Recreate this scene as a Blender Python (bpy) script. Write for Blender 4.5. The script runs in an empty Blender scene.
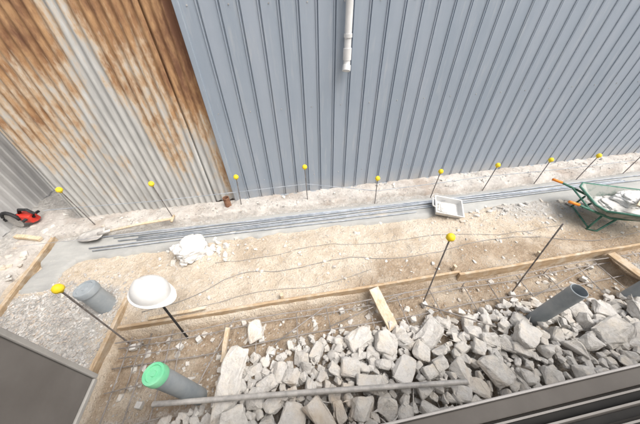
import bpy, bmesh, math, random
import numpy as np
from mathutils import Vector, Matrix, Euler, noise
random.seed(7)
S=bpy.context.scene
S.view_settings.view_transform='Standard'; S.view_settings.look='None'; S.view_settings.exposure=0
COL=S.collection

# ---------------------------------------------------------------- camera
cd=bpy.data.cameras.new("camera"); cam=bpy.data.objects.new("camera",cd); COL.objects.link(cam); S.camera=cam
cd.sensor_width=36; cd.lens=36*243.8451/640; cd.clip_start=0.02; cd.clip_end=500
cam.matrix_world=Matrix.Translation((0,0,2.2))@(Matrix.Rotation(-0.1536,4,'Z')@Matrix.Rotation(math.pi/2-0.7293,4,'X')@Matrix.Rotation(-0.0242,4,'Z'))

# ---------------------------------------------------------------- light
SUN_EL=math.radians(60); SUN_AZ=math.radians(128)   # azimuth from +Y, clockwise
w=bpy.data.worlds.new("World"); S.world=w; w.use_nodes=True
nt=w.node_tree; bg=nt.nodes["Background"]; sky=nt.nodes.new("ShaderNodeTexSky"); sky.sky_type='NISHITA'; sky.sun_disc=False
sky.sun_elevation=SUN_EL; sky.sun_rotation=SUN_AZ; sky.dust_density=8; sky.air_density=1.0; sky.ozone_density=.3
hsv=nt.nodes.new("ShaderNodeHueSaturation"); hsv.inputs["Saturation"].default_value=.45; hsv.inputs["Value"].default_value=1.25
nt.links.new(sky.outputs[0],hsv.inputs["Color"]); nt.links.new(hsv.outputs[0],bg.inputs[0]); bg.inputs[1].default_value=0.15
sd=bpy.data.lights.new("sun","SUN"); sd.energy=2.4; sd.angle=math.radians(50); sd.color=(1,0.975,0.94)
so=bpy.data.objects.new("sun",sd); COL.objects.link(so)
dirv=Vector((math.sin(SUN_AZ)*math.cos(SUN_EL),math.cos(SUN_AZ)*math.cos(SUN_EL),math.sin(SUN_EL)))
so.rotation_euler=dirv.to_track_quat('Z','Y').to_euler(); so.location=dirv*20

# ---------------------------------------------------------------- materials
class NB:
    def __init__(s,name):
        s.m=bpy.data.materials.new(name); s.m.use_nodes=True; s.t=s.m.node_tree; s.n=s.t.nodes; s.b=s.n["Principled BSDF"]
        s.tc=s.n.new("ShaderNodeTexCoord").outputs["Object"]
    def L(s,a,b): s.t.links.new(a,b)
    def map(s,scale=(1,1,1),rot=(0,0,0)):
        m=s.n.new("ShaderNodeMapping"); m.inputs["Scale"].default_value=scale; m.inputs["Rotation"].default_value=rot; s.L(s.tc,m.inputs[0]); return m.outputs[0]
    def noise(s,scale,detail=5,rough=.6,vec=None):
        n=s.n.new("ShaderNodeTexNoise"); n.inputs["Scale"].default_value=scale; n.inputs["Detail"].default_value=min(detail,5); n.inputs["Roughness"].default_value=rough
        s.L(vec if vec is not None else s.tc,n.inputs["Vector"]); return n.outputs[0]
    def vor(s,scale,vec=None,out="Distance",feature='F1'):
        n=s.n.new("ShaderNodeTexVoronoi"); n.feature=feature; n.inputs["Scale"].default_value=scale; s.L(vec if vec is not None else s.tc,n.inputs["Vector"]); return n.outputs[out]
    def ramp(s,f,a,b,c0=(0,0,0,1),c1=(1,1,1,1)):
        r=s.n.new("ShaderNodeValToRGB"); r.color_ramp.elements[0].position=a; r.color_ramp.elements[1].position=b
        r.color_ramp.elements[0].color=(*c0[:3],1); r.color_ramp.elements[1].color=(*c1[:3],1); s.L(f,r.inputs[0]); return r.outputs[0]
    def mix(s,f,a,b,mode='MIX'):
        m=s.n.new("ShaderNodeMix"); m.data_type='RGBA'; m.blend_type=mode
        for sock,v in ((m.inputs[0],f),(m.inputs[6],a),(m.inputs[7],b)):
            if isinstance(v,(int,float)): sock.default_value=v
            elif isinstance(v,tuple): sock.default_value=(*v[:3],1)
            else: s.L(v,sock)
        return m.outputs[2]
    def math(s,op,a,b=0.0,clamp=False):
        m=s.n.new("ShaderNodeMath"); m.operation=op; m.use_clamp=clamp
        for sock,v in ((m.inputs[0],a),(m.inputs[1],b)):
            if isinstance(v,(int,float)): sock.default_value=v
            else: s.L(v,sock)
        return m.outputs[0]
    def color(s,c): s.L(c,s.b.inputs["Base Color"])
    def bump(s,h,strength=.5,dist=.01):
        b=s.n.new("ShaderNodeBump"); b.inputs["Strength"].default_value=strength; b.inputs["Distance"].default_value=dist
        s.L(h,b.inputs["Height"]); s.L(b.outputs[0],s.b.inputs["Normal"])
    def set(s,rough=.8,metal=0,spec=.3):
        s.b.inputs["Roughness"].default_value=rough; s.b.inputs["Metallic"].default_value=metal; s.b.inputs["Specular IOR Level"].default_value=spec
def simple(name,c1,c2,scale=8,rough=.7,metal=0,bump=.3,bdist=.004,bscale=60,lo=.35,hi=.65,spec=.3,stretch=(1,1,1)):
    b=NB(name); v=b.map(stretch); n=b.noise(scale,5,.65,v); b.color(b.ramp(n,lo,hi,c1,c2)); b.set(rough,metal,spec)
    b.bump(b.noise(bscale,3,.7,v),bump,bdist); return b.m
def timber(name,stretch,c1,c2,dust):
    b=NB(name); v=b.map(stretch); n=b.noise(9,5,.65,v); c=b.ramp(n,.35,.65,c1,c2)
    c=b.mix(b.ramp(b.noise(7,5,.7),.47,.70),c,dust); c=b.mix(b.ramp(b.noise(1.7,3,.6),.55,.7),c,tuple(x*.6 for x in c1)); b.color(c); b.set(.85,0,.2); b.bump(n,.5,.004); return b.m

M={}
M['timber']=timber("timber",(1.5,14,14),(.36,.25,.15),(.56,.43,.29),(.60,.53,.43))
M['timber_y']=timber("timber_y",(14,1.5,14),(.34,.24,.15),(.54,.42,.28),(.58,.51,.42))
M['timber_light']=timber("timber_light",(10,2,10),(.50,.38,.25),(.70,.58,.42),(.68,.63,.55))
M['rebar']=simple("rebar_steel",(.13,.115,.105),(.30,.28,.27),20,.6,.3,.6,.003,150)
M['rebar_pale']=simple("rebar_dusty",(.24,.22,.20),(.42,.39,.37),14,.8,.1,.6,.003,150)
M['rebar_galv']=simple("galvanised_bar",(.28,.32,.37),(.50,.53,.57),12,.6,.25,.3,.002,120)
M['pipe_pvc']=simple("pvc_grey",(.25,.29,.32),(.37,.40,.42),5,.5,0,.1,.002,40)
M['cap_green']=simple("cap_green",(.13,.52,.28),(.26,.66,.40),6,.4,0,.1)
M['cap_yellow']=simple("cap_yellow",(.80,.58,.02),(.92,.70,.05),6,.45,0,.1)
M['white_plastic']=simple("white_plastic",(.62,.62,.61),(.73,.73,.72),5,.35,0,.08,.002,30)
M['bag']=simple("white_bag",(.58,.57,.56),(.78,.78,.76),7,.6,0,.7,.02,14)
M['black']=simple("black_rubber",(.015,.015,.017),(.04,.04,.042),20,.6)
M['red']=simple("red_paint",(.50,.03,.02),(.65,.06,.04),10,.4)
M['orange']=simple("orange_grip",(.75,.22,.03),(.85,.30,.05),10,.5)
M['green_paint']=simple("green_paint",(.03,.13,.09),(.12,.26,.20),12,.5,0,.3)
M['tray_dusty']=simple("dusty_tray",(.12,.20,.17),(.40,.41,.38),7,.8,0,.3,lo=.3,hi=.52)
M['rust_pipe']=simple("rust_pipe",(.16,.07,.04),(.34,.20,.13),14,.85)
M['steel']=simple("steel_tube",(.34,.33,.32),(.58,.56,.53),12,.6,.25,.3,.003,60)
M['wire']=simple("wire",(.20,.20,.19),(.34,.33,.32),12,.7)
M['string']=simple("string",(.22,.24,.28),(.34,.36,.40),12,.8)
M['sill']=simple("aluminium_sill",(.058,.052,.047),(.082,.075,.068),4,.55,0,.05,.001,200,spec=.15)
M['sill_lip']=simple("aluminium_lip",(.20,.19,.18),(.26,.25,.24),4,.5,.1,.05,.001,200)
M['sill_dark']=simple("aluminium_dark",(.010,.010,.010),(.020,.019,.018),4,.6,0,.05,.001,200,spec=.1)
M['sill_mid']=simple("aluminium_track",(.13,.12,.11),(.17,.16,.15),4,.5,.1,.05,.001,200)
M['shutter']=simple("shutter_panel",(.11,.10,.092),(.15,.14,.13),3,.6,.1,.1,.001,200)
M['shutter_edge']=simple("shutter_edge",(.24,.23,.215),(.31,.30,.28),3,.5)
M['siding']=simple("siding",(.50,.47,.42),(.58,.55,.50),3,.8)
M['spacer']=simple("mortar_spacer",(.50,.49,.47),(.66,.65,.62),20,.9)

b=NB("rubble_concrete"); n1=b.noise(3.2,4,.6); n2=b.noise(38,5,.7)
c=b.ramp(n1,.3,.7,(.50,.48,.45),(.75,.73,.70)); c=b.mix(b.ramp(b.vor(60),.0,.2,(1,1,1),(0,0,0)),c,(.42,.39,.36)); c=b.mix(b.ramp(n2,.4,.7),c,(.76,.74,.70))
c=b.mix(b.ramp(b.noise(2.7,4,.6),.54,.70),c,(.60,.51,.41))
ge=b.n.new("ShaderNodeNewGeometry"); sg=b.n.new("ShaderNodeSeparateXYZ"); b.L(ge.outputs["Normal"],sg.inputs[0])
dust=b.math('MULTIPLY',b.ramp(sg.outputs[2],.5,.95),b.ramp(b.noise(7,5,.7),.46,.70)); c=b.mix(dust,c,(.73,.67,.58)); b.color(c); b.set(.95,0,.1)
b.bump(n2,.9,.014); M['rubble']=b.m
b=NB("gravel_stone"); c=b.ramp(b.noise(9,3,.5),.35,.65,(.33,.32,.31),(.60,.59,.57)); c=b.mix(b.ramp(b.noise(40,2),.5,.6),c,(.48,.42,.36)); b.color(c); b.set(.95,0,.15); b.bump(b.noise(80,2),.5,.005); M['gravel']=b.m
b=NB("fresh_concrete"); n1=b.noise(2.5,5,.65,b.map((.6,2,1))); n2=b.noise(24,5,.7)
c=b.ramp(n1,.3,.7,(.30,.305,.30),(.44,.44,.42)); c=b.mix(b.ramp(n2,.58,.80),c,(.52,.49,.44)); c=b.mix(b.ramp(b.noise(1.4,5,.6),.60,.74),c,(.50,.45,.38)); b.color(c); b.set(.75,0,.3); b.bump(n2,.3,.008); M['footing']=b.m
b=NB("rough_kerb"); n1=b.noise(4,5,.7); n2=b.noise(30,5,.75)
c=b.ramp(n1,.35,.65,(.42,.39,.36),(.66,.63,.59)); c=b.mix(b.ramp(n2,.5,.7),c,(.66,.63,.58)); c=b.mix(b.ramp(b.noise(1.7,5),.50,.63),c,(.44,.38,.33)); b.color(c); b.set(.95,0,.15); b.bump(n2,.9,.02); M['kerb']=b.m

b=NB("blue_grey_cladding"); v=b.map((3,3,.35)); n=b.noise(1.2,5,.6,v)
c=b.ramp(n,.3,.7,(.275,.325,.385),(.335,.38,.44)); c=b.mix(b.ramp(b.noise(9,5,.7,b.map((2,2,.2))),.54,.85),c,(.43,.455,.48))
sx=b.n.new("ShaderNodeSeparateXYZ"); b.L(b.tc,sx.inputs[0])
low=b.math('SUBTRACT',1,b.math('MULTIPLY',sx.outputs[2],3.2),True); low=b.math('MULTIPLY',low,b.ramp(b.noise(6,5,.7),.3,.7),True)
c=b.mix(low,c,(.46,.44,.41)); b.color(c); b.set(.45,.0,.4); b.bump(b.noise(3,3),.15,.02); M['blue']=b.m
b=NB("rusty_corrugated"); sx=b.n.new("ShaderNodeSeparateXYZ"); b.L(b.tc,sx.inputs[0]); X=sx.outputs[0]; Z=sx.outputs[2]
big=b.noise(1.5,5,.7,b.map((1.6,1,.9))); st2=b.noise(9,5,.75,b.map((2.4,1,.40)))
g=b.math('MULTIPLY',b.math('SUBTRACT',Z,1.02),.24)
bx=b.math('ABSOLUTE',b.math('ADD',X,1.63)); band=b.math('SUBTRACT',1,b.math('MULTIPLY',bx,4.6),True)
rx=b.math('MULTIPLY',b.math('SUBTRACT',X,-1.25),.7,True)  # deepens the rust to the right: shadow by the blue corner put into the colour
f=b.math('ADD',b.math('ADD',big,b.math('MULTIPLY',b.math('SUBTRACT',st2,.5),.62)),g); f=b.math('SUBTRACT',f,b.math('MULTIPLY',band,.27)); f=b.math('ADD',f,b.math('MULTIPLY',rx,.5))
galv=b.ramp(b.noise(6,5,.6,b.map((3,1,.4))),.3,.7,(.37,.37,.36),(.60,.60,.58))
r1=b.ramp(b.noise(7,5,.7,b.map((2,1,.7))),.3,.7,(.23,.115,.06),(.50,.31,.16))
stain=b.mix(b.ramp(f,.44,.57),galv,(.55,.44,.32)); c=b.mix(b.ramp(f,.54,.68),stain,r1)
c=b.mix(b.ramp(f,.74,.92),c,(.18,.09,.055)); b.color(c); b.set(.75,.1,.3); b.bump(st2,.3,.01); M['rusty']=b.m
M['dark_gap']=simple("gap_shade_panel",(.07,.045,.035),(.17,.11,.075),5,.9,stretch=(3,1,.5))  # dark brown painted in for the shade of the gap between the walls
M['grey_fence']=simple("grey_fence_sheet",(.48,.48,.48),(.64,.64,.63),4,.7,stretch=(1,1,.4))

b=NB("site_ground")
at=b.n.new("ShaderNodeVertexColor"); at.layer_name="zone"; sp=b.n.new("ShaderNodeSeparateColor"); b.L(at.outputs[0],sp.inputs[0])
n1=b.noise(2.2,5,.65); n2=b.noise(18,5,.72); n3=b.noise(70,3,.7)
sand=b.ramp(n1,.3,.7,(.60,.50,.385),(.76,.68,.57)); sand=b.mix(b.ramp(n2,.5,.72),sand,(.79,.73,.65)); sand=b.mix(b.ramp(b.noise(4,5,.72),.56,.72),sand,(.53,.42,.30))
soil=b.ramp(n2,.35,.65,(.34,.255,.175),(.53,.43,.325)); soil=b.mix(b.ramp(n1,.50,.66),soil,(.62,.54,.44))
grey=b.ramp(n2,.35,.65,(.40,.39,.37),(.64,.62,.59))
def zmask(s): return b.ramp(b.math('ADD',s,b.math('MULTIPLY',b.math('SUBTRACT',n2,.5),.9)),.34,.66)
c=b.mix(zmask(sp.outputs[0]),sand,soil); c=b.mix(zmask(sp.outputs[1]),c,grey)
c=b.mix(b.ramp(n3,.56,.72),c,(.40,.33,.26)); c=b.mix(b.ramp(b.vor(42),.06,.13,(1,1,1),(0,0,0)),c,(.70,.67,.62)); b.color(c); b.set(.98,0,.1)
hh=b.math('ADD',n2,b.math('MULTIPLY',n3,.4)); b.bump(hh,1.0,.04); M['ground']=b.m

# ---------------------------------------------------------------- mesh helpers
def link(o,parent=None):
    COL.objects.link(o)
    if parent: o.parent=parent
    return o
def mesh(name,vs,fs,mat,parent=None,smooth=False):
    me=bpy.data.meshes.new(name); me.from_pydata([tuple(v) for v in vs],[],fs); me.update()
    if smooth: me.polygons.foreach_set("use_smooth",[True]*len(me.polygons))
    me.materials.append(M[mat] if isinstance(mat,str) else mat); return link(bpy.data.objects.new(name,me),parent)
def empty(name,loc=(0,0,0),parent=None):
    o=bpy.data.objects.new(name,None); o.location=loc; o.empty_display_size=.1; return link(o,parent)
def tube_data(pts,r,seg=10,cap=True,radii=None):
    pts=[Vector(p) for p in pts]; vs=[];fs=[]; n=len(pts)
    up=Vector((0,0,1))
    for i,p in enumerate(pts):
        t=(pts[min(i+1,n-1)]-pts[max(i-1,0)]).normalized()
        a=t.cross(up) if abs(t.z)<.95 else t.cross(Vector((1,0,0))); a.normalize(); bb=t.cross(a)
        rr=radii[i] if radii else r
        for k in range(seg):
            an=2*math.pi*k/seg; vs.append(p+a*math.cos(an)*rr+bb*math.sin(an)*rr)
    for i in range(n-1):
        for k in range(seg):
            k2=(k+1)%seg; fs.append((i*seg+k,i*seg+k2,(i+1)*seg+k2,(i+1)*seg+k))
    if cap: fs.append(tuple(range(seg))[::-1]); fs.append(tuple((n-1)*seg+k for k in range(seg)))
    return vs,fs
class Acc:
    def __init__(s): s.v=[];s.f=[]
    def add(s,vf):
        o=len(s.v); s.v+= [tuple(v) for v in vf[0]]; s.f+=[tuple(i+o for i in f) for f in vf[1]]; return s
    def tube(s,pts,r,seg=8,**k): return s.add(tube_data(pts,r,seg,**k))
    def make(s,name,mat,parent=None,smooth=False): return mesh(name,s.v,s.f,mat,parent,smooth)
def box_data(c,size,rot=None,jit=0):
    vs=[]
    R=rot or Matrix.Identity(3)
    for x in(-.5,.5):
        for y in(-.5,.5):
            for z in(-.5,.5): vs.append(Vector(c)+R@Vector((x*size[0]+random.uniform(-jit,jit),y*size[1]+random.uniform(-jit,jit),z*size[2]+random.uniform(-jit,jit))))
    return vs,[(0,1,3,2),(4,6,7,5),(0,4,5,1),(2,3,7,6),(0,2,6,4),(1,5,7,3)]
def bevel(o,w=.004,seg=2):
    m=o.modifiers.new("bevel","BEVEL"); m.width=w; m.segments=seg; m.limit_method='ANGLE'; return o
def autosmooth(o):
    for p in o.data.polygons: p.use_smooth=True
    m=o.modifiers.new("es","EDGE_SPLIT"); m.split_angle=math.radians(40); return o
def plank(name,a,bb,wid,th,mat,z0=None):
    a=Vector(a);bb=Vector(bb); d=bb-a; L=d.length; x=d.normalized(); up=Vector((0,0,1)); y=up.cross(x).normalized(); z=x.cross(y)
    n=12; vs=[];fs=[]
    for i in range(n+1):
        t=i/n; c=a+d*t+Vector((0,0,.005*noise.noise(Vector((t*3,a.x,a.y)))))+y*.008*noise.noise(Vector((t*3,a.y,7)))
        for sy,sz in((-1,-1),(1,-1),(1,1),(-1,1)): vs.append(c+y*sy*wid/2+z*sz*th/2)
    for i in range(n):
        for k in range(4):
            k2=(k+1)%4; fs.append((i*4+k,(i+1)*4+k,(i+1)*4+k2,i*4+k2))
    fs.append((0,1,2,3)); fs.append((n*4+3,n*4+2,n*4+1,n*4))
    return bevel(mesh(name,vs,fs,mat),.003,1)

# ---------------------------------------------------------------- ground
def sst(a,b,x):
    t=max(0,min(1,(x-a)/(b-a))); return t*t*(3-2*t)
def fb(x,y,s,o=0): return noise.fractal(Vector((x*s+o,y*s-o,o*.7)),1,2,4)
def trench(x,y):
    return sst(1.2,1.13,y)*sst(-1.66,-1.60,x)*sst(3.35,3.30,x)
def h(x,y):
    z=.024*fb(x,y,1.6)+.016*fb(x,y,6,3)
    t=trench(x,y)
    z+= .02*sst(1.2,1.5,y)*sst(2.2,1.7,y)
    z=z*(1-.3*t)-.085*t+.045*t*sst(.85,.6,y)*sst(-1.1,-.8,x)
    z+=.05*math.exp(-((x-3.1)**2/.35+(y-1.95)**2/.03))+.045*math.exp(-((x-.1)**2/.5+(y-1.95)**2/.04))
    return z
def axis(f0,f1,st,far):
    a=list(np.arange(f0,f1,st)); lo=[];x=f0;s=st*2
    while x>-far: x-=s;s*=1.5;lo.append(x)
    hi=[];x=a[-1];s=st*2
    while x<far: x+=s;s*=1.5;hi.append(x)
    return lo[::-1]+a+hi
xs=axis(-4.6,6.6,.025,80); ys=axis(.0,3.4,.020,80)
vs=[];zone=[]
for y in ys:
    for x in xs:
        inr=(-4.7<x<6.7 and -.1<y<3.5)
        vs.append((x,y,h(x,y) if inr else -.02))
        soil=trench(x,y)*.85
        soil=max(soil,.72*sst(1.62,1.36,y+.14*fb(x,0,1.2,5))*sst(-.1,.8,x),.5*sst(.1,.5,fb(x,y,.9,11)))
        gy=max(sst(-1.65,-2.1,x+.15*fb(0,y,2,2))*sst(1.85,1.6,y), sst(3.4,3.55,x)*sst(1.1,.9,y), .7*sst(2.2,2.4,y), sst(-2.95,-3.05,x))
        gy=max(gy,.65*sst(2.0,3,x)*sst(1.5,1.9,y),.5*sst(.7,.5,y))
        zone.append((soil,gy,0,1))
nx=len(xs); fs=[(j*nx+i,j*nx+i+1,(j+1)*nx+i+1,(j+1)*nx+i) for j in range(len(ys)-1) for i in range(nx-1)]
gr=mesh("ground",vs,fs,'ground',smooth=True)
ca=gr.data.color_attributes.new("zone",'FLOAT_COLOR','POINT'); ca.data.foreach_set("color",np.array(zone,dtype=np.float32).ravel())

# ---------------------------------------------------------------- strips: footing + kerb
def strip(name,x0,x1,ylo,yhi,ztop,mat,step=.03,rough=.006,edge=.02,sd_=3):
    n=int((x1-x0)/step); m=14; vs=[];fs=[]
    for i in range(n+1):
        x=x0+(x1-x0)*i/n; a=ylo(x)+edge*fb(x,0,4,sd_); c=yhi(x)+edge*.6*fb(x,2,4,9)
        for j in range(m+1):
            t=j/m; y=a+(c-a)*t; e=min(1,min(t,1-t)*m/1.5); z=-.06+(ztop(x)+.06)*sst(0,1,e)+rough*fb(x,y,6,4)+rough*.6*fb(x,y,22,2)
            vs.append((x,y,z))
    for i in range(n):
        for j in range(m): fs.append((i*(m+1)+j,(i+1)*(m+1)+j,(i+1)*(m+1)+j+1,i*(m+1)+j+1))
    return mesh(name,vs,fs,mat,smooth=True)
strip("concrete_footing",-2.80,6.5,lambda x:2.08-.05*sst(0,2,x)-.12*sst(2.5,4.5,x),lambda x:2.50-.06*sst(0,2,x),lambda x:.047,'footing',edge=.05)
strip("concrete_kerb",-3.2,7.5,lambda x:2.53-.10*sst(1,3,x),lambda x:2.90,lambda x:.075,'kerb',rough=.018,edge=.03,sd_=5)
def ystrip(name,y0,y1,xlo,xhi,ztop,mat,rough=.006,edge=.02):
    n=int((y1-y0)/.03); m=12; vs=[];fs=[]
    for i in range(n+1):
        y=y0+(y1-y0)*i/n; a=xlo(y)+edge*fb(0,y,4,3); c=xhi(y)+edge*fb(5,y,4,8)
        for j in range(m+1):
            t=j/m; x=a+(c-a)*t; e=min(1,min(t,1-t)*m/1.5); vs.append((x,y,-.06+(ztop+.06)*sst(0,1,e)*sst(0,.06,y-y0)+rough*fb(x,y,6,4)+rough*.6*fb(x,y,22,2)))
    for i in range(n):
        for j in range(m): fs.append((i*(m+1)+j,i*(m+1)+j+1,(i+1)*(m+1)+j+1,(i+1)*(m+1)+j))
    return mesh(name,vs,fs,mat,smooth=True)
ystrip("concrete_footing",1.72,2.44,lambda y:-2.83,lambda y:-2.45+.25*sst(2.0,2.3,y),.040,'footing',edge=.04)
ystrip("concrete_kerb",1.0,3.05,lambda y:-3.35,lambda y:-2.93,.07,'kerb',.016,.03)

# ---------------------------------------------------------------- walls
def profile_wall(name,x0,x1,y,zlo,zhi,prof,pitch,mat,parent):
    vs=[];x=x0
    while x<x1:
        for dx,dy in prof:
            if x+dx<=x1: vs.append((x+dx,y+dy))
        x+=pitch
    n=len(vs); V=[(a,b_,zlo) for a,b_ in vs]+[(a,b_,zhi) for a,b_ in vs]
    return mesh(name,V,[(i,i+1,n+i+1,n+i) for i in range(n-1)],mat,parent)
shed=empty("blue_metal_clad_building",(-.74,2.83,0))
def under(o,p):
    o.matrix_parent_inverse=Matrix.Translation(-Vector(p.location)); return o
pr=[(0,0),(.138,0),(.142,-.010),(.150,-.010),(.153,.020),(.163,.020),(.167,0)]
under(profile_wall("cladding",-.72,12,2.83,.03,4.6,pr,.170,'blue',shed),shed)
a=Acc(); a.add(box_data((-.73,2.83,2.32),(.05,.05,4.58))); a.add(box_data((-.735,3.6,2.32),(.03,1.5,4.58)))
under(bevel(a.make("corner_trim",'blue',shed)),shed)
a=Acc(); a.add(box_data((5.6,2.825,.045),(12.7,.03,.05))); under(a.make("base_flashing",'blue',shed),shed)
a=Acc(); a.add(box_data((5.6,4.2,4.63),(13,2.9,.06))); under(a.make("roof",'steel',shed),shed)
# cladding screws
a=Acc()
for z in(.35,1.25,2.15,3.05):
    x=-.72
    while x<8:
        a.add(tube_data([(x+.07,2.833,z),(x+.07,2.825,z)],.006,6)); x+=.34
under(a.make("screws",'steel',shed),shed)
dp=empty("drain_downpipe",(.74,2.78,1.63))
a=Acc(); a.tube([(.74,2.765,4.6),(.74,2.765,2.6),(.74,2.765,1.72),(.738,2.755,1.66),(.73,2.735,1.62)],.034,20)
for z in(1.9,3.1): a.tube([(.74,2.765,z-.015),(.74,2.765,z+.015)],.040,20)
a.tube([(.74,2.765,1.70),(.74,2.765,1.80)],.041,20); a.tube([(.737,2.75,1.655),(.728,2.728,1.61)],.042,20)
under(autosmooth(a.make("pipe",'white_plastic',dp)),dp)
a=Acc()
for z in(1.9,3.1): a.add(box_data((.74,2.80,z),(.02,.06,.02)))
under(a.make("brackets",'steel',dp),dp)

rust=empty("rusty_corrugated_wall",(-1.9,2.86,0)); 
pitch=.078; prof=[(pitch*k/8,.012*math.cos(2*math.pi*k/8)) for k in range(8)]
under(autosmooth(profile_wall("corrugated_sheet",-2.73,-1.02,2.84,.06,3.9,prof,pitch,'rusty',rust)),rust)
under(autosmooth(profile_wall("return_sheet",-1.12,-.76,2.875,.06,3.9,prof,pitch,'rusty',rust)),rust)
a=Acc(); a.add(box_data((-2.745,3.6,1.95),(.02,1.5,3.8))); under(a.make("side_sheet",'rusty',rust),rust)
a=Acc(); a.add(box_data((-1.77,3.6,3.93),(2.1,1.6,.05))); under(a.make("roof",'steel',rust),rust)
a=Acc(); a.add(box_data((-1.75,2.93,1.95),(2.0,.02,3.9))); a.add(box_data((-.762,2.885,1.95),(.012,.06,3.8))); under(a.make("light_leak_backing",'dark_gap',rust),rust)  # dark backing added behind the sheets to stop light leaking through

yprof=[(0,0),(.07,0),(.075,.02),(.12,.02),(.125,0)]
vs=[];y=.9
while y<6:
    for d,e in yprof: vs.append((-3.62+e,y+d))
    y+=.13
n=len(vs); mesh("grey_metal_fence",[(a_,b_,0) for a_,b_ in vs]+[(a_,b_,1.5) for a_,b_ in vs],[(i,i+1,n+i+1,n+i) for i in range(n-1)],'grey_fence')

# ---------------------------------------------------------------- house side (window we look out of)
hs=empty("house",(0,0,0))
a=Acc(); a.add(box_data((2.5,-.06,.62),(13,.20,1.24))); a.add(box_data((-2.4,-.06,1.95),(3.2,.20,1.4)))
a.make("wall",'siding',hs)
sl=empty("window_frame",(0,0,0),hs)
a=Acc(); a.add(box_data((.7,.083,1.285),(3.0,.007,.034))); bevel(a.make("outer_lip",'sill_lip',sl),.002)
a=Acc(); a.add(box_data((.7,.059,1.276),(3.0,.040,.026))); a.add(box_data((.7,-.050,1.262),(3.0,.18,.02)))
bevel(a.make("outer_sill",'sill',sl),.003)
a=Acc()
for yy in(.030,.005,-.030,-.055): a.add(box_data((.7,yy,1.285),(3.0,.005,.028)))
a.make("tracks",'sill_mid',sl)
a=Acc()
for yy in(.0175,-.0125,-.0425): a.add(box_data((.7,yy,1.276),(3.0,.018,.008)))
a.make("track_channels",'sill_dark',sl)
shp=empty("open_shutter",(0,0,0))
a=Acc(); a.add(box_data((-.70,.185,2.1),(.05,.31,1.56))); bevel(a.make("panel",'shutter',shp),.004)
a=Acc(); a.add(box_data((-.6995,.3475,2.1),(.058,.012,1.58))); a.add(box_data((-.6995,.17,1.312),(.060,.34,.014)))
bevel(a.make("edge_strip",'shutter_edge',shp),.002)

# ---------------------------------------------------------------- timber formwork
plank("formwork_board",(-1.64,1.22,-.01),(1.62,1.20,.0),.026,.12,'timber')
plank("formwork_board",(1.60,1.175,.0),(4.6,1.16,.012),.026,.12,'timber')
plank("formwork_board",(-1.70,.45,.0),(-1.67,1.50,.0),.035,.13,'timber_y')
plank("formwork_board",(-2.80,1.25,-.01),(-2.88,2.52,.02),.04,.11,'timber_y')
plank("timber_plank",(3.38,.60,.04),(3.34,1.12,.05),.10,.025,'timber_y')
plank("timber_plank",(-3.30,2.58,.10),(-2.98,2.48,.09),.05,.04,'timber_light')
plank("timber_plank",(.76,.80,-.03),(.68,1.16,.085),.10,.025,'timber_light')
plank("timber_stake",(-.71,.80,-.02),(-.66,1.02,.10),.035,.03,'timber_light')
plank("timber_stake",(-1.40,1.26,.035),(-.9,1.27,.04),.03,.02,'timber_light')
for x in(-.2,1.6,2.6):
    plank("timber_stake",(x,1.262,-.08),(x+.005,1.262,.07),.035,.03,'timber_light')

# ---------------------------------------------------------------- rebar stakes with caps
def cap_data(top,r=.032):
    vs=[];fs=[];seg=14;prof=[(.4,-1.1),(.55,-.55),(.95,-.45),(1,0),(.85,.5),(.5,.85),(.12,1)]
    for pr_,pz in prof:
        for k in range(seg):
            an=2*math.pi*k/seg; vs.append(Vector(top)+Vector((pr_*r*math.cos(an),pr_*r*math.sin(an),pz*r)))
    for i in range(len(prof)-1):
        for k in range(seg): k2=(k+1)%seg; fs.append((i*seg+k,i*seg+k2,(i+1)*seg+k2,(i+1)*seg+k))
    fs.append(tuple(range(seg))[::-1]); fs.append(tuple((len(prof)-1)*seg+k for k in range(seg))); return vs,fs
def ribbed(p0,p1,r=.0055):
    p0=Vector(p0);p1=Vector(p1);n=max(4,int((p1-p0).length/.012)); pts=[p0.lerp(p1,i/n) for i in range(n+1)]
    return tube_data(pts,r,8,radii=[r*(1.0 if i%2 else 1.16) for i in range(n+1)])
stakes=[((-2.47,2.66),(-2.50,2.63,.64)),((-1.54,2.64),(-1.56,2.62,.60)),((-.68,2.70),(-.63,2.70,.52)),((.24,2.65),(.23,2.65,.59)),((1.15,2.43),(1.13,2.44,.44)),((1.97,2.43),(1.98,2.42,.45)),((2.81,2.46),(2.83,2.44,.43)),((3.63,2.43),(3.63,2.42,.43)),((4.35,2.42),(4.37,2.39,.43)),((5.2,2.42),(5.22,2.4,.43)),((-1.53,1.09),(-1.52,1.10,.84)),((1.15,1.00),(1.12,1.03,.86)),((2.06,.94),(2.03,1.00,.86))]
for i,(bp,tp) in enumerate(stakes):
    o=mesh("rebar_stake",*ribbed((bp[0],bp[1],-.1),tp),'rebar')
    if i!=12:
        v,f=cap_data(tp); c=mesh("safety_cap",v,f,'cap_yellow',o,True)
a=Acc(); P=[Vector((t[1][0]*.55+t[0][0]*.45,t[0][1]+.008,t[1][2]*.55)) for t in stakes[:10]]
a.tube([P[0]+Vector((-.4,.02,0))]+P,.004,6); a.make("tie_bar",'rebar_galv')
a=Acc(); a.tube([(-3.1,2.35,.14),(-1,2.3,.13),(2,2.2,.13),(6,2.05,.14)],.0022,5); a.make("string_line",'string')

# bars lying on the footing
a=Acc()
for k in range(7):
    x0=-2.3+random.uniform(-.1,.5); y0=2.20+.036*k; x1=random.choice([1.9,1.6,2.4,4.9,5.4]); pts=[]
    for i in range(14):
        t=i/13; pts.append((x0+(x1-x0)*t,y0-.06*t-.012*k*t+.010*math.sin(t*(5+k)+k),.061+.004*(k%2)))
    a.tube(pts,.007,8)
a.make("steel_bars",'rebar_galv',smooth=True)

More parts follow.
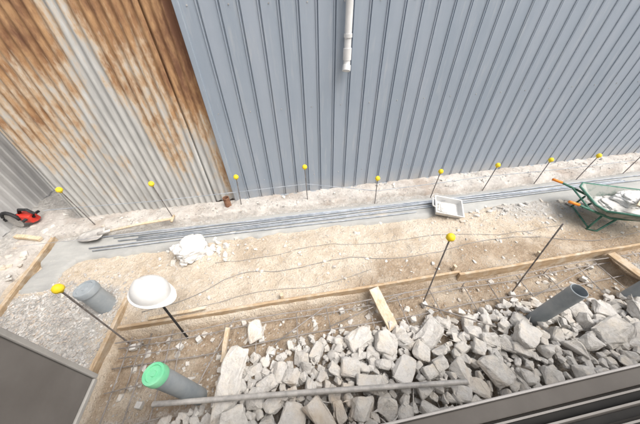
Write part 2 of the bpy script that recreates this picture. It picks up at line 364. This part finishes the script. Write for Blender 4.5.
# rebar cage in trench
a=Acc()
for y,z in((1.06,-.03),(.90,-.045),(1.08,.04)):
    pts=[(-1.6+i*.35,y+.010*math.sin(i*1.3+y*9),z+.008*math.sin(i*2.1+y)) for i in range(16)]; a.tube(pts,.0052,7)
for i in range(15):
    x=-1.4+i*.33+random.uniform(-.05,.05); a.tube([(x,.72,-.045),(x+random.uniform(-.03,.03),1.10,-.03)],.0045,7)
    if i%3==0: a.tube([(x,1.08,-.08),(x,1.08,.04)],.0045,7)
for x in(-1.52,-1.36,-1.18): a.tube([(x,.15,-.02),(x+.01,.7,-.015),(x,1.14,-.02)],.0052,7)
for i in range(4): a.tube([(-1.56,.25+i*.24,-.01),(-1.1,.25+i*.24+random.uniform(-.03,.03),-.01)],.0045,7)
a.tube([(-.9,.55,.05),(-.62,1.12,.06)],.005,7); a.tube([(-.3,.85,.0),(.25,1.12,.02)],.005,7); a.tube([(1.55,.62,.12),(1.1,.95,.02)],.006,7); a.tube([(.2,.92,-.02),(1.0,1.1,.02)],.005,7); a.tube([(2.2,.85,.0),(3.1,1.05,.03)],.005,7)
a.make("rebar_cage",'rebar_pale',smooth=True)
a=Acc()
for x,y in((-1.5,1.06),(-1.3,.62),(-.95,1.03),(-.4,.93),(.35,1.06),(1.15,.98),(1.17,.90),(2.05,.93),(2.0,.86),(2.9,.95),(3.1,1.06),(-1.1,1.0)):
    a.add(box_data((x,y,-.055),(.045,.045,.045),Euler((0,0,random.random()*3)).to_matrix(),.004))
bevel(a.make("mortar_spacer_blocks",'spacer'),.005)

# ---------------------------------------------------------------- pvc pipes
def pvc(name,base,top,r,capmat=None):
    e=Vector(top)-Vector(base); ax=e.normalized(); R=ax.to_track_quat('Z','Y').to_matrix(); L=e.length; seg=32
    def ring(rad,z): return [Vector(base)+R@Vector((rad*math.cos(2*math.pi*k/seg),rad*math.sin(2*math.pi*k/seg),z)) for k in range(seg)]
    rs=[(r,-.1),(r,L*.3),(r,L-.003),(r-.003,L),(r*.90,L),(r*.89,L-.01),(r*.89,L-.2)]
    vs=[];fs=[]
    for q in rs: vs+=ring(*q)
    for i in range(len(rs)-1):
        for k in range(seg): k2=(k+1)%seg; fs.append((i*seg+k,i*seg+k2,(i+1)*seg+k2,(i+1)*seg+k))
    fs.append(tuple((len(rs)-1)*seg+k for k in range(seg)))
    o=mesh(name,vs,fs,'pipe_pvc'); autosmooth(o)
    if capmat:
        vs=[];fs=[];rs=[(r*1.02,L-.045),(r*1.10,L-.045),(r*1.10,L+.006),(r*1.04,L+.014),(r*.8,L+.014),(r*.76,L+.006),(r*.3,L+.006),(r*.26,L+.012),(r*.02,L+.012)]
        for q in rs: vs+=ring(*q)
        for i in range(len(rs)-1):
            for k in range(seg): k2=(k+1)%seg; fs.append((i*seg+k,i*seg+k2,(i+1)*seg+k2,(i+1)*seg+k))
        autosmooth(mesh("end_cap",vs,fs,capmat,o))
    return o
pvc("drain_pipe",(-.86,.60,-.05),(-.89,.58,.60),.056,'cap_green')
pvc("drain_pipe",(-1.84,1.47,-.05),(-1.88,1.49,.30),.082,'pipe_pvc')
pvc("drain_pipe",(2.02,.66,-.05),(2.04,.63,.52),.056)
pvc("drain_pipe",(3.12,.70,-.05),(3.16,.70,.20),.06,'pipe_pvc')
seg=20; vs=[];fs=[]
for rad,z in((.042,0),(.042,.16),(.034,.16),(.034,.03)):
    vs+=[(-.84+rad*math.cos(2*math.pi*k/seg),2.72+rad*math.sin(2*math.pi*k/seg),z+.05) for k in range(seg)]
for i in range(3):
    for k in range(seg): k2=(k+1)%seg; fs.append((i*seg+k,i*seg+k2,(i+1)*seg+k2,(i+1)*seg+k))
fs.append(tuple(3*seg+k for k in range(seg))); autosmooth(mesh("rusty_pipe_stub",vs,fs,'rust_pipe'))

# ---------------------------------------------------------------- rubble
def hull(c,dims,R,n=14,cuts=0):
    bm=bmesh.new()
    for _ in range(n):
        p=[random.uniform(-1,1) for _ in range(3)]; k=random.randrange(3); p[k]=math.copysign(random.uniform(.85,1),p[k]); k2=(k+1+random.randrange(2))%3
        if random.random()<.5: p[k2]=math.copysign(random.uniform(.7,1),p[k2])
        q=Vector(p); 
        if q.length>1.3: q*=1.3/q.length
        bm.verts.new([q[i]*dims[i]*.5 for i in range(3)])
    bmesh.ops.convex_hull(bm,input=bm.verts)
    bmesh.ops.delete(bm,geom=[g_ for g_ in bm.verts if not g_.link_faces],context='VERTS')
    bmesh.ops.dissolve_limit(bm,angle_limit=math.radians(14),verts=bm.verts,edges=bm.edges)
    if cuts:
        bmesh.ops.bevel(bm,geom=bm.edges[:],offset=min(dims)*.07,segments=1,affect='EDGES')
        bmesh.ops.triangulate(bm,faces=bm.faces)
        bmesh.ops.subdivide_edges(bm,edges=[e for e in bm.edges if e.calc_length()>max(dims)*.18],cuts=cuts,use_grid_fill=True)
        bmesh.ops.triangulate(bm,faces=bm.faces)
        sc=max(dims); off=Vector((random.random()*50,0,0))
        for v in bm.verts:
            q=v.co*(4/sc)+off; v.co+=Vector((noise.noise(q),noise.noise(q+Vector((9,3,1))),noise.noise(q+Vector((2,8,5)))))*sc*.055+Vector((noise.noise(q*3.1),noise.noise(q*3+Vector((9,3,1))),noise.noise(q*3+Vector((2,8,5)))))*sc*.028
    bm.verts.index_update(); V=[Vector(c)+R@v.co for v in bm.verts]; F=[tuple(v.index for v in f.verts) for f in bm.faces]; bm.free(); return V,F
def ytop(x): return float(np.interp(x,[-1.1,-.75,-.7,.17,1.0,1.96,3.1,3.6],[.40,.42,.70,.80,.78,.76,.64,.6]))
a=Acc()
def chunk(x,y,z,s,tilt=.5,flat=None,asp=None,cuts=0):
    f=flat or random.uniform(.4,.75); asp=asp or random.uniform(.55,.95)
    a.add(hull((x,y,z),(s,s*asp,s*f),Euler((random.uniform(-tilt,tilt),random.uniform(-tilt,tilt),random.uniform(0,6.28))).to_matrix(),random.randint(13,20),cuts))
for i in range(1500):
    x=random.uniform(-1.1,3.5); yt=ytop(x)+.09; y=yt-(yt-.05)*random.random()
    d=(yt-y); s=random.choice([.02,.03,.03,.04,.05,.06,.08]); chunk(x,y,-.05+min(.12,d*.4)*random.random()+s*.3,s)
placed=[]
for smin,smax,num,fl in((.20,.28,20,.38),(.12,.18,90,None),(.06,.11,330,None)):
    k=0;tries=0
    while k<num and tries<6000:
        tries+=1
        x=random.uniform(-.95,3.4); yt=ytop(x); y=yt-(yt-.06)*random.random(); s=random.uniform(smin,smax)
        if smin>.15 and x<.0 and random.random()<.5: continue
        if smin>.15: y=min(y,yt-.08)
        if smax<.12: y+=.04*random.random()
        if abs(x-2.03)<.11+s*.3 and abs(y-.65)<.1+s*.3: continue
        if any((x-px)**2+(y-py)**2<(.35*(s+ps))**2 for px,py,ps in placed): continue
        placed.append((x,y,s)); k+=1
        chunk(x,y,-.045+min(.11,max(0,yt-y)*.4)+s*.16,s,.45,flat=fl,cuts=1)
def slab(c,dims,rz,rx=0,ry=0): a.add(hull(c,dims,Euler((rx,ry,rz)).to_matrix(),24,2))
slab((-.60,.60,.10),(.17,.52,.09),-.25,.15,.1); slab((.42,.75,.03),(.24,.18,.12),.3); slab((.62,.68,.05),(.2,.2,.13),.9,.2); slab((1.75,.52,.11),(.28,.18,.10),.5,.1,.2)
slab((2.45,.42,.11),(.30,.20,.10),.2,.2,-.2); slab((2.9,.5,.08),(.30,.18,.1),1.0,.2,.1); slab((-.45,1.0,-.03),(.14,.20,.10),.1,.2)
a.make("concrete_rubble",'rubble')
a=Acc()
for i in range(300):
    x=random.uniform(-2.4,5.2); y=random.uniform(1.3,2.15) if random.random()<.7 else random.uniform(2.5,2.8); s=random.choice([.015,.02,.02,.03,.04,.05]); zz=h(x,y)+(.08 if y>2.45 else 0)
    chunk(x,y,zz+s*.1,s)
for i in range(150):
    x=random.uniform(2.1,4.8); y=random.gauss(1.95,.12); s=random.choice([.015,.02,.03,.045,.07]); chunk(x,y,h(x,y)+s*.1,s)
for i in range(60):
    x=random.gauss(-1.05,.25); y=random.gauss(2.0,.1); s=random.choice([.02,.03,.05,.08]); chunk(x,y,h(x,y)+.01,s)
for i in range(50):
    x=random.uniform(-3.3,-2.95); y=random.uniform(1.2,3); s=random.uniform(.03,.10); chunk(x,y,.06,s)
for i in range(260):
    x=random.uniform(-1.5,3.3); y=random.uniform(.65,1.12); s=random.choice([.015,.02,.03,.04,.06]); chunk(x,y,h(x,y)+.005,s)
a.make("loose_stones",'rubble')
ico=bmesh.new(); bmesh.ops.create_icosphere(ico,subdivisions=1,radius=1); iv=np.array([v.co[:] for v in ico.verts]); ifc=[tuple(v.index for v in f.verts) for f in ico.faces]; ico.free()
V=[];F=[]; rng=np.random.default_rng(3)
def pebble(x,y,z,s):
    o=len(V); q=iv*np.array([s,s*rng.uniform(.6,1),s*rng.uniform(.4,.8)])*(1+rng.uniform(-.25,.25,(12,1))); an=rng.uniform(0,6.28); ca_,sa=math.cos(an),math.sin(an)
    for p in q: V.append((x+p[0]*ca_-p[1]*sa,y+p[0]*sa+p[1]*ca_,z+p[2]))
    F.extend([(f[0]+o,f[1]+o,f[2]+o) for f in ifc])
for i in range(3800):
    x=rng.uniform(-2.82,-1.72); y=rng.uniform(.7,1.95)
    if y>1.5 and rng.random()<(y-1.5)*2.4: continue
    if x>-2.1 and rng.random()<.5*(y>1.2): continue
    pebble(x,y,h(x,y)+.002,rng.uniform(.006,.018))
for i in range(1200): x=rng.uniform(3.4,5.2);y=rng.uniform(.5,1.12);pebble(x,y,h(x,y),rng.uniform(.007,.02))
for i in range(1800):
    x=rng.uniform(-2.4,5.5);y=rng.uniform(1.2,2.15);pebble(x,y,h(x,y),rng.uniform(.003,.010))
for i in range(1800):
    x=rng.uniform(-1.6,3.3);y=rng.uniform(.3,1.15);pebble(x,y,h(x,y),rng.uniform(.003,.012))
for i in range(700):
    x=rng.uniform(-3,6);y=rng.uniform(2.5,2.8);pebble(x,y,.078,rng.uniform(.004,.012))
mesh("gravel",V,F,'gravel')

a=Acc(); a.tube([(-1.07,.545,.19),(0,.425,.205),(1.04,.30,.20)],.017,16,cap=False); a.tube([(1.04,.30,.20),(-1.07,.545,.19)],.014,16,cap=False)
a.make("scaffold_tube",'steel',smooth=True)
a=Acc()
def lay(pts,r=.0035):
    P=[]
    for i in range(len(pts)-1):
        for k in range(8):
            t=k/8; p0=pts[max(i-1,0)];p1=pts[i];p2=pts[i+1];p3=pts[min(i+2,len(pts)-1)]
            q=[.5*((2*p1[j])+(-p0[j]+p2[j])*t+(2*p0[j]-5*p1[j]+4*p2[j]-p3[j])*t*t+(-p0[j]+3*p1[j]-3*p2[j]+p3[j])*t**3) for j in(0,1)]
            P.append((q[0],q[1],h(*q)+.006))
    a.tube(P,r,7)
lay([(-1.5,1.35),(-1.05,1.42),(-.62,1.60),(-.1,1.56),(.5,1.60),(1.0,1.50),(1.5,1.49),(2.4,1.55),(3.5,1.33),(4.6,1.4)])
lay([(-.9,1.8),(-.3,1.77),(.3,1.81),(.9,1.74),(1.6,1.74),(2.5,1.60),(3.3,1.6)],.0026)
lay([(-.95,1.30),(-.4,1.36),(.2,1.33),(.8,1.42)],.0026)
a.make("wire",'wire',smooth=True)

# ---------------------------------------------------------------- hard hat on a stake
hat=empty("hard_hat",(-1.09,1.14,.60)); hat.scale=(.86,.90,.92)
def dome():
    vs=[];fs=[];seg=48;prof=[(1.0,0),(.99,.18),(.95,.42),(.86,.66),(.70,.86),(.48,1.0),(.22,1.07),(.02,1.09)]
    for i,(r,z) in enumerate(prof):
        for k in range(seg):
            an=2*math.pi*k/seg; rib=.06*max(0,1-abs(math.sin(an))*3.5) if 0<i<7 else 0
            vs.append((.155*r*math.cos(an)*(1+rib*.4),.128*r*math.sin(an),.115*(z+rib)))
    for i in range(len(prof)-1):
        for k in range(seg): k2=(k+1)%seg; fs.append((i*seg+k,i*seg+k2,(i+1)*seg+k2,(i+1)*seg+k))
    fs.append(tuple((len(prof)-1)*seg+k for k in range(seg)))
    o=len(vs)
    for rr,z in((1.0,.0),(1.10,-.08),(1.10,-.13),(.97,-.03)):
        for k in range(seg):
            an=2*math.pi*k/seg; ext=1+.26*max(0,math.cos(an))**2*(rr>1.05); vs.append((.155*rr*ext*math.cos(an),.128*rr*math.sin(an),.115*z))
    for i in range(3):
        for k in range(seg): k2=(k+1)%seg; fs.append((o+i*seg+k,o+(i+1)*seg+k,o+(i+1)*seg+k2,o+i*seg+k2))
    return vs,fs
autosmooth(mesh("shell",*dome(),'white_plastic',hat,True))
a=Acc(); seg=24
a.tube([(.135*math.cos(2*math.pi*k/seg),.11*math.sin(2*math.pi*k/seg),-.015) for k in range(seg+1)],.010,6,cap=False)
a.tube([(-.10,-.05,-.01),(-.06,-.06,-.10),(.0,-.05,-.15),(.05,.0,-.14),(.09,.05,-.01)],.006,6)
a.make("harness_strap",'black',hat,True)
hat.rotation_euler=(math.radians(-10),math.radians(14),math.radians(-22))
mesh("rebar_stake",*ribbed((-1.06,1.07,-.1),(-1.07,1.13,.66),.008),'black')

# ---------------------------------------------------------------- cement bag
def blob(name,c,dims,mat,seed,parent=None,amp=.18,rot=0):
    bm=bmesh.new(); bmesh.ops.create_icosphere(bm,subdivisions=5,radius=1)
    for v in bm.verts:
        p=v.co.copy(); q=Vector([math.copysign(abs(t)**.7,t) for t in p]); d=1+amp*noise.fractal(p*1.6+Vector((seed,0,0)),1,2,4)-.16*abs(noise.noise(p*4+Vector((0,seed,0))))
        v.co=Vector((q.x*dims[0]*d,q.y*dims[1]*d,max(q.z*dims[2]*d,-dims[2]*.55)))
    me=bpy.data.meshes.new(name); bm.to_mesh(me); bm.free(); me.polygons.foreach_set("use_smooth",[True]*len(me.polygons)); me.materials.append(M[mat])
    o=bpy.data.objects.new(name,me); o.location=c; o.rotation_euler=(0,0,rot); return link(o,parent)
blob("cement_bag",(-1.16,1.98,.10),(.18,.14,.11),'bag',3.1,amp=.25,rot=.5)

tub=empty("plastic_tub",(2.0,2.1,.06)); 
def tub_data(L,W,Hh,t=.008):
    o=[(-.42,-.40,0),(.42,-.40,0),(.42,.40,0),(-.42,.40,0)]; tp=[(-.5,-.5,1),(.5,-.5,1),(.5,.5,1),(-.5,.5,1)]
    def S(q,k,z0): return [(x*L*k,y*W*k,z*Hh+z0) for x,y,z in q]
    vs=S(o,1,0)+S(tp,1,0)+S(tp,.9,-.0)+S(o,.95,t)
    fs=[(3,2,1,0)]
    for a_,b_ in((0,4),(4,8),(8,12)):
        for k in range(4): k2=(k+1)%4; fs.append((a_+k,a_+k2,b_+k2,b_+k))
    fs.append((12,13,14,15)); return vs,fs
bevel(mesh("body",*tub_data(.36,.28,.09),'white_plastic',tub),.008,3)
a=Acc(); a.tube([(-.18,-.06,.09),(-.22,-.06,.11),(-.22,.06,.11),(-.18,.06,.09)],.009,8); a.make("handle",'white_plastic',tub,True)
tub.rotation_euler=(.25,.12,-.35)
blob("residue",(0,0,.02),(.12,.09,.025),'spacer',5,tub)

# ---------------------------------------------------------------- shovel
sh=empty("shovel",(-2.38,2.42,.08))
a=Acc(); a.tube([(.10,.015,.03),(.5,.065,.05),(.88,.12,.03)],.016,12); a.tube([(.88,.06,.03),(.88,.18,.03)],.015,10); a.make("handle",'timber_light',sh,True)
vs=[];fs=[];nu,nv=10,8
for i in range(nu+1):
    t=i/nu; ww=.105*math.sqrt(max(0.02,1-(1-t*1.25)**2 if t<.8 else 1))*1.0
    for j in range(nv+1):
        s=j/nv*2-1; vs.append((-.17+.28*t, s*ww, .004+.03*s*s*(.4+.6*t)+.012*t))
for i in range(nu):
    for j in range(nv): fs.append((i*(nv+1)+j,(i+1)*(nv+1)+j,(i+1)*(nv+1)+j+1,i*(nv+1)+j+1))
bl=mesh("blade",vs,fs,'steel',sh,True); m=bl.modifiers.new("s","SOLIDIFY"); m.thickness=.004
a=Acc(); a.tube([(.06,.008,.025),(.2,.03,.04)],.019,12); a.make("socket",'steel',sh,True)

# ---------------------------------------------------------------- disc cutter (red power tool)
pt=empty("disc_cutter",(-3.30,2.86,.16)); pt.rotation_euler=(0,0,-.3)
o=mesh("motor_body",*hull((0,0,0),(.22,.14,.13),Matrix.Identity(3),40),'red',pt); bevel(o,.012,3)
a=Acc(); a.tube([(-.16,0,-.02),(-.02,0,.0)],.05,18); a.tube([(.10,0,.02),(.16,0,.08),(.10,0,.13),(-.02,0,.12),(-.07,0,.06)],.018,10); a.tube([(.06,-.1,.02),(.06,.1,.02)],.016,10); a.make("handles",'black',pt,True)
a=Acc(); a.tube([(-.14,-.07,-.01),(-.14,-.064,-.01)],.11,30); a.make("cutting_disc",'steel',pt)
a=Acc(); seg=14; a.tube([(-.14+.12*math.cos(t),-.067,-.01+.12*math.sin(t)) for t in np.linspace(.2,3.3,seg)],.022,8); a.make("disc_guard",'black',pt,True)

# ---------------------------------------------------------------- wheelbarrow
wb=empty("wheelbarrow",(3.86,1.56,0)); wb.rotation_euler=(0,0,math.radians(-26)); wb.scale=(.88,.88,.88)
def tray():
    rim=[(-.36,-.30),(.30,-.30),(.42,-.18),(.42,.18),(.30,.30),(-.36,.30),(-.42,.2),(-.42,-.2)]
    vs=[];fs=[]; n=8
    for k,z in[(1.05,.385),(1.05,.40),(1.0,.405),(.72,.26)]: vs+=[(x*k,y*k,z) for x,y in rim]
    for i in range(3):
        for j in range(n): j2=(j+1)%n; fs.append((i*n+j,i*n+j2,(i+1)*n+j2,(i+1)*n+j))
    fs.append(tuple(3*n+j for j in range(n)))
    return vs,fs
o=mesh("tray",*tray(),'tray_dusty',wb); m=o.modifiers.new("s","SOLIDIFY"); m.thickness=.006; bevel(o,.006,2)
a=Acc()
for s in(-1,1):
    a.tube([(-.66,s*.26,.40),(-.46,s*.25,.33),(-.2,s*.22,.235),(.35,s*.12,.22),(.62,s*.05,.17)],.015,12)
    a.tube([(-.30,s*.22,.25),(-.34,s*.24,.02),(-.22,s*.24,.01),(-.12,s*.21,.23)],.013,10)
rim=[(-.38,-.32,.40),(.31,-.32,.40),(.45,-.19,.40),(.45,.19,.40),(.31,.32,.40),(-.38,.32,.40),(-.45,.21,.40),(-.45,-.21,.40),(-.38,-.32,.40)]
a.tube(rim,.014,8)
a.tube([(-.34,-.24,.05),(-.34,.24,.05)],.011,8); a.tube([(-.5,-.25,.345),(-.5,.25,.345)],.011,8)
a.tube([(.38,-.16,.39),(.60,-.06,.20)],.011,8); a.tube([(.38,.16,.39),(.60,.06,.20)],.011,8)
a.make("frame",'green_paint',wb,True)
a=Acc()
for s in(-1,1): a.tube([(-.78,s*.265,.43),(-.65,s*.26,.398)],.018,12)
a.make("grips",'orange',wb,True)
a=Acc(); n=28; a.tube([(.62+.135*math.cos(2*math.pi*k/n),0,.165+.135*math.sin(2*math.pi*k/n)) for k in range(n+1)],.032,10,cap=False); a.make("tyre",'black',wb,True)
a=Acc(); a.tube([(.62,-.02,.165),(.62,.02,.165)],.10,20); a.tube([(.62,-.07,.165),(.62,.07,.165)],.012,10); a.make("wheel_hub",'steel',wb)
blob("mortar_load",(0,0,.29),(.28,.20,.05),'spacer',2,wb,.2)
blob("sack",(.12,.10,.37),(.22,.15,.07),'bag',8,wb,.2,.4)
a=Acc(); a.add(box_data((.15,.02,.45),(.6,.07,.02),Euler((0,.05,.9)).to_matrix())); a.make("board",'timber_light',wb)
